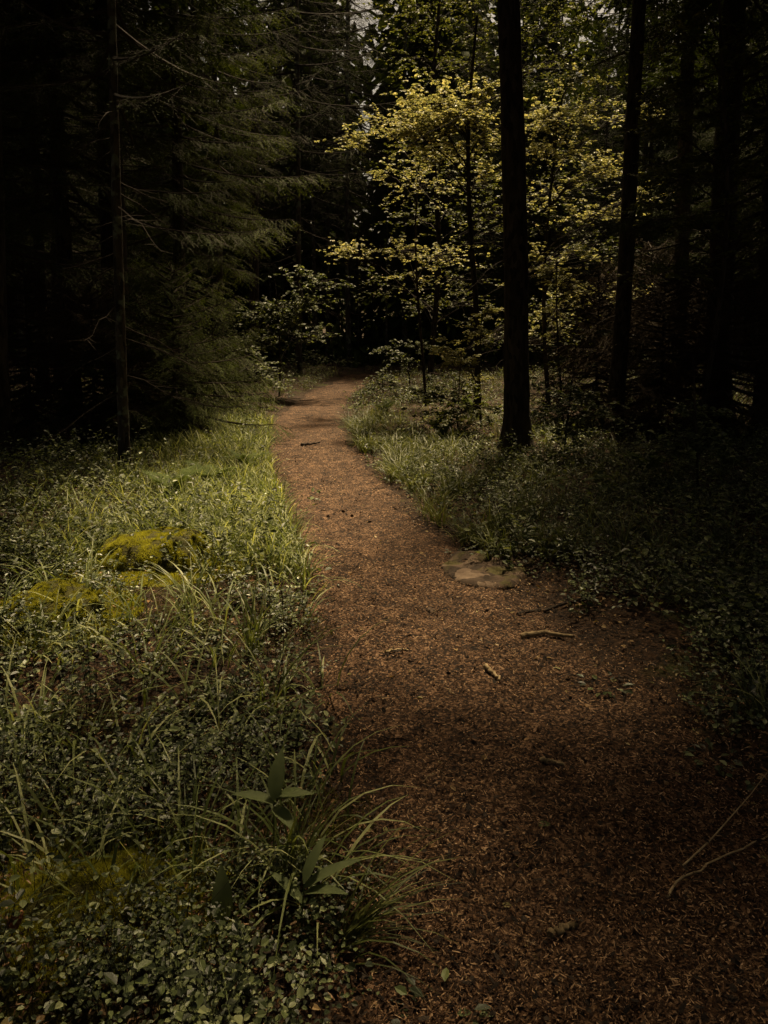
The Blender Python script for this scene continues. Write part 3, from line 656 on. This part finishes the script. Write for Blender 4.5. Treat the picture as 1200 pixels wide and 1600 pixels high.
sapling('hazel_bush', (640, 606), 1.6, .02, [
    (620, 560, 0, 34, 8, 160), (650, 540, 0, 34, 10, 160), (690, 590, 0, 40, 8, 160), (600, 548, 0, 24, 6, 80)],
    'leaf_pale', 'dull green low bush right of the path at the bend', 'leafy bushes', .07, seed=8)
sapling('hazel_bush', (880, 668), 2.4, .02, [
    (860, 600, 0, 44, 14, 120), (900, 560, 0, 50, 16, 120), (940, 520, 0, 44, 12, 100), (1000, 560, 0, 44, 14, 100), (880, 350, .5, 60, 16, 150), (960, 390, 0, 50, 14, 110)],
    'leaf_pale', 'shaded green bush behind and right of the thick trunk', 'leafy bushes', .06, seed=9)

for (bu, H_, spr, mt, l, sd_) in [
    ((600, 632), 1.0, [(575, 615, 0, 30, 8, 120), (620, 605, 0, 40, 10, 160), (660, 620, 0, 40, 10, 160), (600, 590, 0, 30, 8, 100)], 'leaf_pale', 'low leafy bush crowding the inner side of the bend', 10),
    ((715, 690), 1.3, [(680, 620, 0, 44, 12, 160), (730, 610, 0, 44, 12, 170), (760, 640, 0, 36, 10, 130), (700, 655, -.2, 44, 10, 140)], 'leaf_mid', 'leafy bush hugging the left side of the thick trunk', 11),
    ((880, 720), 1.3, [(860, 640, 0, 40, 12, 130), (910, 620, 0, 46, 14, 150), (950, 650, 0, 40, 12, 120), (890, 680, -.2, 40, 10, 100)], 'leaf_pale', 'leafy bush hiding the ground between the two big trunks', 12),
    ((300, 640), 1.6, [(300, 560, 0, 40, 12, 120), (345, 545, 0, 34, 10, 120), (250, 545, 0, 34, 10, 80), (370, 590, 0, 34, 8, 130)], 'leaf_pale', 'dim bush behind the young spruces on the left', 13),
    ((372, 640), 1.5, [(350, 590, 0, 44, 12, 230), (395, 575, 0, 40, 12, 220), (330, 560, 0, 36, 10, 160), (420, 600, 0, 34, 10, 170), (380, 545, 0, 34, 10, 140), (300, 600, 0, 36, 12, 150)], 'leaf_pale', 'wide leafy bush beside the path in the left middle distance', 16),
    ((250, 676), 1.3, [(235, 600, 0, 44, 12, 170), (280, 580, 0, 44, 12, 190), (205, 620, 0, 30, 10, 110), (300, 620, 0, 34, 10, 150)], 'leaf_mid', 'leafy bush behind the bright verge grass on the left', 17),
    ((520, 588), 1.5, [(500, 560, 0, 26, 6, 110), (540, 565, 0, 20, 5, 80), (470, 555, 0, 26, 8, 100)], 'leaf_pale', 'small pale bush at the left side of the path where it turns', 14),
    ((1090, 780), 1.2, [(1060, 700, 0, 50, 14, 130), (1120, 690, 0, 50, 14, 130), (1170, 720, 0, 40, 12, 90), (1080, 640, .2, 50, 12, 90)], 'leaf_pale', 'dusky bush low in the dark right verge', 15)]:
    sapling('leafy_bush', bu, H_, .012, spr, mt, l, 'leafy bushes', .055, seed=sd_)

# ------------------------------------------------------------------ ferns
def fern(u, v, L, nf, label, s=0):
    rr = np.random.default_rng(s + 900); x, y, z = at(u, v)
    o = empty('fern', (x, y, z - .01), label, 'fern', 'ferns on the verges')
    fr, pn = MB(), MB()
    for k in range(nf):
        az = k * 6.283 / nf + rr.random() * .5; l = L * (.8 + .4 * rr.random()); t = np.linspace(0, 1, 12)
        l *= 1.0; th = .35 + t * 1.15 * (.8 + .4 * rr.random()); dl = l / 11
        hx = np.concatenate(([0], np.cumsum(np.sin(th[:-1]) * dl))); hz = np.concatenate(([0], np.cumsum(np.cos(th[:-1]) * dl)))
        c = np.stack((hx * math.cos(az), hx * math.sin(az), hz), -1); tube(fr, c, np.linspace(.003, .001, 12), 4)
        m = 17; tb = np.linspace(.12, .98, m); P = np.stack([np.interp(tb, t, c[:, q]) for q in range(3)], -1)
        T = nrm(np.stack([np.interp(tb, t, np.gradient(c, axis=0)[:, q]) for q in range(3)], -1)); S = np.array((-math.sin(az), math.cos(az), 0.))
        pl = l * .27 * np.sin(.25 + tb * 2.75)
        for sg in (-1, 1):
            D = nrm(sg * S + T * .35 + rr.normal(size=(m, 3)) * .06); N_ = np.cross(T, D) * sg
            # toothed pinna: small leaflets both sides of its rib
            for q in np.linspace(.05, .9, 7):
                for s2 in (-1, 1):
                    ll = pl * .32 * (1.1 - q)
                    leaves(pn, P + D * (pl * q)[:, None], nrm(D * .5 + T * s2), N_, ll, ll * .5, .1)
    fr.build('stalks', M['grass'], o); pn.build('fronds', M['fern'], o)
for k, (u, v, L, nf, l) in enumerate([
    (330, 768, .38, 8, 'fern spreading in the bright left verge grass'),
    (268, 792, .34, 7, 'fern just above the large moss hummock'),
    (385, 740, .30, 7, 'small fern near the left path edge by the bright grass'),
    (735, 655, .45, 8, 'fern with arching fronds just left of the thick trunk'),
    (690, 690, .36, 7, 'fern in the right verge halfway between path and thick trunk'),
    (600, 655, .34, 7, 'fern at the inner right edge of the bend'),
    (1010, 760, .40, 7, 'shaded fern in the dark right verge')]):
    fern(u, v, L, nf, l, k)

# ------------------------------------------------------------------ distinct plants
def arch_tuft(u, v, n, L, W, az, label, matn='grass', spread=.5, lean=(.15, .9), curve=(.9, 1.7)):
    x, y, z = at(u, v); o = MB(); xx = rng.normal(size=n) * .02; yy = rng.normal(size=n) * .02
    blades(o, np.stack((xx, yy, 0 * xx - .01), -1), az + rng.normal(size=n) * spread, L * (.55 + .55 * rng.random(n)), W * (.7 + .6 * rng.random(n)),
           lean[0] + (lean[1] - lean[0]) * rng.random(n), curve[0] + (curve[1] - curve[0]) * rng.random(n), twist=rng.normal(size=n) * .4)
    return tag(o.build('grass_tuft', M[matn], loc=(x, y, z)), label, 'grass tuft', 'distinct grass tufts')
arch_tuft(530, 1490, 48, .40, .0055, .1, 'grass tuft in the foreground sweeping right over the path edge', 'grass', spread=.45)
arch_tuft(1190, 1140, 26, .34, .009, 2.0, 'broad-bladed grass tuft at the dark right edge', spread=1.2)
arch_tuft(395, 1040, 30, .42, .009, 1.2, 'tall pale grass tuft among bilberries beside the path edge', 'grass_pale_lit', spread=1.4, lean=(0, .4), curve=(.4, 1.6))
arch_tuft(60, 1150, 22, .36, .007, .2, 'thin arching grass tuft at the left edge of the near verge', 'grass_pale_lit', spread=1.6)
arch_tuft(300, 1330, 18, .40, .006, 2.6, 'loose grass tuft above the small moss cushion', 'grass_pale_lit', spread=1.2)
arch_tuft(455, 1400, 26, .36, .007, .9, 'upright grass tuft beside the broad-leaved plant', 'grass', spread=1.4, lean=(0, .5), curve=(.3, 1.3))
# tall flower stems by the left edge
for k, (u, v, h, l) in enumerate([(438, 872, .48, 'tall thin dark grass stem at the left path edge'), (416, 1050, .55, 'tall bare stem standing in the near left verge'), (430, 1120, .5, 'thin dark stem leaning just left of the path')]):
    x, y, z = at(u, v); b = MB(); t = np.linspace(0, 1, 8)[:, None]
    c = np.array((.03 * (k - 1), 0, h)) * t + np.array((.02, .01, 0)) * np.sin(t * 3); tube(b, c, np.linspace(.0022, .001, 8), 5)
    o = empty('tall_sedge', (x, y, z), l, 'sedge', 'tall sedges by the path'); b.build('stem', M['twig'], o)
    s_ = MB(); n = 26; tb = .72 + .28 * rng.random(n); P = np.stack([np.interp(tb, t[:, 0], c[:, q]) for q in range(3)], -1)
    leaves(s_, P, rdir(n, 1.2), rdir(n), .012, .004); s_.build('seed_head', M['litter'], o)
def big_leaf(mb, P, D, N0, L, W, n=7):
    D = D / np.linalg.norm(D); S = np.cross(D, N0); S /= np.linalg.norm(S); U = np.cross(S, D); rows = []
    for k in range(n + 1):
        t = k / n; wv = W * .5 * math.sin(math.pi * min(t ** .8 * .97 + .03, 1)) ** .8 + .0008
        c = P + D * L * t - U * L * .22 * t * t
        rows += [c - S * wv + U * wv * .35, c, c + S * wv + U * wv * .35]
    Fq = []
    for k in range(n): Fq += [(3 * k, 3 * k + 1, 3 * k + 4, 3 * k + 3), (3 * k + 1, 3 * k + 2, 3 * k + 5, 3 * k + 4)]
    mb.add(np.array(rows), np.array(Fq))
def broad_plant(u, v, lv, label, H=.22):
    x, y, z = at(u, v); o = empty('broad_leaved_plant', (x, y, z), label, 'plant', 'broad-leaved plants'); st = MB(); bx = random.uniform(-.02, .02)
    tube(st, [(0, 0, -.02), (bx * .5, 0, H * .5), (bx, 0, H)], (.003, .0025, .0015), 6); st.build('stem', M['grass'], o, True)
    for (az, el, L, W, f) in lv:
        m = MB(); D = np.array((math.cos(az) * math.cos(el), math.sin(az) * math.cos(el), math.sin(el)))
        N0 = np.array((-math.cos(az) * math.sin(el), -math.sin(az) * math.sin(el), math.cos(el)))
        big_leaf(m, np.array((bx * f, 0, H * f)), D, N0, L, W); m.build('leaf', M['broad'], o, True)
broad_plant(428, 1390, [(1.4, 1.1, .13, .045, 1), (3.0, .35, .12, .04, .95), (.1, .3, .11, .04, 1), (-.9, .1, .10, .04, .9), (-.2, .7, .09, .03, 1)], 'broad-leaved lily plant standing above the near left verge', .24)
broad_plant(470, 1470, [(.3, .5, .16, .035, .9), (-.4, .5, .13, .035, .8), (1.0, .9, .12, .03, 1), (2.6, .6, .12, .03, .6)], 'narrower lily plant beside the foreground grass tuft', .14)
broad_plant(350, 1500, [(1.8, 1.35, .13, .05, .6), (-.5, .1, .09, .045, .5), (3.4, .2, .08, .03, .4)], 'low plant with one upright oval leaf near the small moss cushion', .10)
broad_plant(870, 800, [(.2, .1, .14, .07, 1), (2.9, .1, .14, .07, .9), (1.6, .3, .10, .06, .8), (-1.2, .0, .12, .07, .8)], 'round-leaved plant in the right verge grass', .24)
broad_plant(935, 800, [(.4, .0, .17, .08, 1), (3.1, .1, .15, .07, .9), (-1.5, .0, .14, .08, .7), (1.5, .4, .12, .06, .9)], 'large-leaved plant in the dark right verge beside the leaning trunk', .26)
for k, (u, v, l) in enumerate([(945, 1075, 'little leafy seedling lying on the right path edge'), (1110, 1190, 'tiny seedling in the dim lower right'), (720, 868, 'small green seedling on top edge of the stone slab'), (690, 1600, 'tiny seedling at the bottom edge of the picture'), (415, 1560, 'small leafy seedling in the dark foreground left of the path')]):
    x, y, z = at(u, v); m = MB(); n = 22; th = rng.random(n) * 6.28; rr_ = .03 + .07 * rng.random(n)
    P = np.stack((np.cos(th) * rr_, np.sin(th) * rr_, .012 + .03 * rng.random(n)), -1)
    leaves(m, P, np.stack((np.cos(th), np.sin(th), .1 + 0 * th), -1), np.array((0, 0, 1.)) + rng.normal(size=(n, 3)) * .2, .03 + .012 * rng.random(n), .02, .2)
    st = MB(); thin_tubes(st, np.zeros((n, 3)), P, .0012, .0008)
    o = empty('seedling', (x, y, z), l, 'seedling', 'seedlings by the path'); m.build('foliage', M['bilberry'], o); st.build('stem', M['twig'], o)

# ------------------------------------------------------------------ stone slab, wood, twigs, cones
def rock(u, v, a, b, h, label, rz=0, seed=0, matn='stone'):
    x, y, z = at(u, v); n1, n2 = 56, 22; th = np.linspace(0, 2 * np.pi, n1, endpoint=False); ph = np.linspace(-.3, np.pi / 2, n2); TH, PH = np.meshgrid(th, ph)
    cx = np.sign(np.cos(PH)) * np.abs(np.cos(PH)) ** .45; sz = np.sign(np.sin(PH)) * np.abs(np.sin(PH)) ** .8
    q = 1 + .55 * (fbm(np.cos(TH) * 1.6 + 5 + seed, np.sin(TH) * 1.6 + 5, 91 + seed, 4) - .45)
    X = a * cx * np.cos(TH) * q; Y = b * cx * np.sin(TH) * q
    st_ = fbm(X * 6 + 3, Y * 8 + seed, 95, 4) * 5.5; st_ = (np.floor(st_) + sstep((st_ - np.floor(st_) - .8) / .2)) / 5.5
    Z = h * sz * (.25 + 1.6 * st_) + (fbm(X * 30 + 9, Y * 30 + 4, 99, 3) - .4) * .012
    m = MB(); i = np.arange(n2 - 1)[:, None] * n1; j = np.arange(n1)[None, :]; j2 = (j + 1) % n1
    m.add(np.stack((X, Y, Z), -1).reshape(-1, 3), np.stack((i + j, i + j2, i + n1 + j2, i + n1 + j), -1).reshape(-1, 4))
    o = m.build('stone', M[matn], smooth=True, loc=(x, y, z)); o.rotation_euler[2] = rz
    return tag(o, label, 'stone', 'stones by the path')
rock(757, 892, .27, .36, .045, 'flat cracked stone slab bedded in the right edge of the path', .2, 1)
rock(815, 886, .08, .09, .035, 'small stone beside the flat slab on its right', .8, 2)
rock(672, 958, .035, .03, .02, 'thumb-sized stone on the path below the slab', 1.1, 3)
rock(5, 830, .12, .1, .12, 'dull grey stone at the left edge of the verge', 1.1, 4)
def stick(pts_uv, r0, r1, matn, label, z=.018, name='twig', wig=.006, lift=0):
    P = np.array([(*gpt(*p),) for p in pts_uv]); n = len(P); t = np.linspace(0, n - 1, max(14, n * 4))
    X = np.interp(t, range(n), P[:, 0]); Y = np.interp(t, range(n), P[:, 1]); Z = gz(X, Y) + z + r0 + lift * np.sin(t / (n - 1) * math.pi)
    c = np.stack((X, Y, Z), -1) + rng.normal(size=(len(t), 3)) * wig * .5; b0 = c[len(c) // 2].copy(); m = MB()
    tube(m, c - b0, np.linspace(r0, r1, len(t)), 7, rough=.15, seed=int(pts_uv[0][0]))
    return tag(m.build(name, M[matn], smooth=True, loc=b0), label, 'twig' if name == 'twig' else name.replace('_', ' '), 'twigs and wood on the path'), b0
o, b0 = stick([(1042, 1408), (1055, 1390), (1110, 1365), (1200, 1318), (1260, 1290)], .0042, .0016, 'wood_pale', 'pale forked dry twig lying on the lower right of the path', lift=.01)
P = np.array([(*gpt(*p), .03) for p in [(1066, 1372), (1110, 1330), (1172, 1258), (1200, 1220)]]) - b0; P[:, 2] = .004
m = MB(); tube(m, P, (.0032, .0025, .0018, .001), 6); m.build('side_twig', M['wood_pale'], o, True)
stick([(815, 1003), (850, 998), (895, 1003)], .016, .009, 'wood', 'mossy dark branch piece on the right side of the path', name='branch_piece')
stick([(758, 1052), (770, 1062), (782, 1074)], .011, .005, 'wood_pale', 'short pale splinter of wood standing proud on the middle path', name='wood_splinter')
stick([(845, 1196), (862, 1199), (880, 1206)], .009, .006, 'wood', 'stubby rotten stick on the near path right of centre', name='branch_piece')
stick([(660, 1230), (678, 1218), (692, 1214)], .004, .002, 'wood', 'little crooked stick on the near path left of centre')
stick([(596, 1160), (618, 1160), (642, 1164)], .003, .002, 'bark', 'thin dark straight stick near the left path edge')
stick([(860, 1470), (880, 1462), (900, 1458)], .011, .007, 'wood', 'rounded brown wood chip on the lowest stretch of path', name='wood_chip')
stick([(470, 698), (484, 699), (500, 697)], .02, .01, 'bark', 'dark stick lying across the far path', name='branch_piece')
stick([(602, 1030), (622, 1025), (640, 1028)], .008, .003, 'wood_pale', 'short curved pale twig beside the cones on the path')
stick([(808, 968), (850, 958), (905, 945), (960, 936)], .012, .006, 'bark', 'long dark root surfacing at the right path edge', name='root', z=.006)
stick([(925, 822), (980, 840), (1050, 868)], .008, .004, 'wood', 'thin fallen branch lying in the dark right undergrowth', z=.08, name='fallen_branch')
stick([(1078, 832), (1010, 812)], .008, .004, 'wood', 'short fallen branch above the longer one in the right undergrowth', z=.1, name='fallen_branch')
for k, (a_, b_) in enumerate([((590, 1310), (575, 1335)), ((610, 1345), (622, 1330)), ((700, 1420), (715, 1400)), ((980, 1240), (1005, 1262)), ((950, 1545), (965, 1530)), ((740, 1330), (760, 1338)), ((660, 1490), (690, 1500)), ((820, 1240), (835, 1262)), ((560, 905), (575, 900)), ((580, 1010), (610, 1016)), ((905, 1390), (930, 1380)), ((1080, 1500), (1100, 1480)), ((640, 1120), (655, 1112)), ((700, 1080), (712, 1090)), ((560, 1200), (570, 1190)), ((760, 1180), (775, 1172)), ((830, 1120), (842, 1128)), ((600, 960), (610, 955)), ((650, 905), (662, 908)), ((900, 1300), (918, 1292)), ((780, 1400), (795, 1412)), ((660, 1370), (672, 1362)), ((860, 1560), (880, 1550)), ((1010, 1440), (1030, 1450)), ((720, 1540), (735, 1528)), ((520, 880), (530, 884)), ((960, 1330), (975, 1340)), ((730, 1240), (745, 1236)), ((590, 1090), (603, 1094)), ((640, 1590), (660, 1580))]):
    stick([a_, ((a_[0] + b_[0]) / 2, (a_[1] + b_[1]) / 2 + 3), b_], .0025, .0012, ['wood', 'wood_pale', 'bark'][k % 3], 'matchstick-sized twig fragment lying loose on the path', z=.012)
def cone(u, v, L, matn, label, az=0, zl=None):
    x, y, z = at(u, v); core, sc_ = MB(), MB(); n = 70; t = np.linspace(.02, .97, n); prof = np.sin(.35 + t * 2.4) ** .8
    o = empty('spruce_cone', (x, y, z + L * .2 + (.01 if zl is None else zl)), label, 'cone', 'fallen cones', az)
    tube(core, [(-L / 2, 0, 0), (-L * .2, 0, 0), (L * .2, 0, 0), (L / 2, 0, 0)], (L * .08, L * .15, L * .14, L * .03), 10); core.build('core', M[matn], o, True)
    th = np.arange(n) * 2.4; S = np.stack((0 * th, np.cos(th), np.sin(th)), -1); P = np.stack((-L / 2 + L * t, 0 * t, 0 * t), -1) + S * (L * .13 * prof)[:, None]
    leaves(sc_, P, S * .8 + np.array((.75, 0, 0)), S, L * .17 * prof + .002, L * .15 + 0 * t, -.25); sc_.build('scales', M[matn], o)
for k, (u, v, L, m_, l) in enumerate([
    (534, 1080, .05, 'cone', 'largest dark cone lying at the left path edge'),
    (541, 1014, .035, 'cone', 'dark cone on the path above the largest one'),
    (568, 1032, .035, 'cone', 'dark cone right of the largest one, on the path'),
    (536, 802, .05, 'cone', 'small dark cone on the path opposite the bright grass'),
    (550, 810, .045, 'cone', 'small dark cone right beside its neighbour on the far path'),
    (512, 812, .045, 'cone', 'small dark cone nearest the left edge of the far path'),
    (578, 818, .045, 'cone', 'small dark cone right of the pair on the far path'),
    (505, 800, .04, 'cone', 'smallest dark cone on the far path'),
    (512, 1135, .045, 'cone', 'dark cone standing in for a dark hole at the left path edge'),  # put where there is only a dark hole
    (28, 1512, .06, 'cone_light', 'reddish tan cone in the moss at the lower left corner'),
    (785, 1300, .03, 'cone', 'little dark cone on the near path'),
    (705, 1270, .028, 'cone', 'little dark cone left of the pale leaf on the near path')]):
    cone(u, v, L, m_, l, random.random() * 6.28, .05 if k == 9 else None)
x, y, z = at(855, 1298); m = MB(); big_leaf(m, np.array((0, 0, 0.)), np.array((1, .1, .1)), np.array((0, 0, 1.)), .05, .026)
tag(m.build('fallen_leaf', M['broad'], smooth=True, loc=(x - .03, y, z + .022)), 'single olive fallen leaf in the middle of the near path', 'leaf')
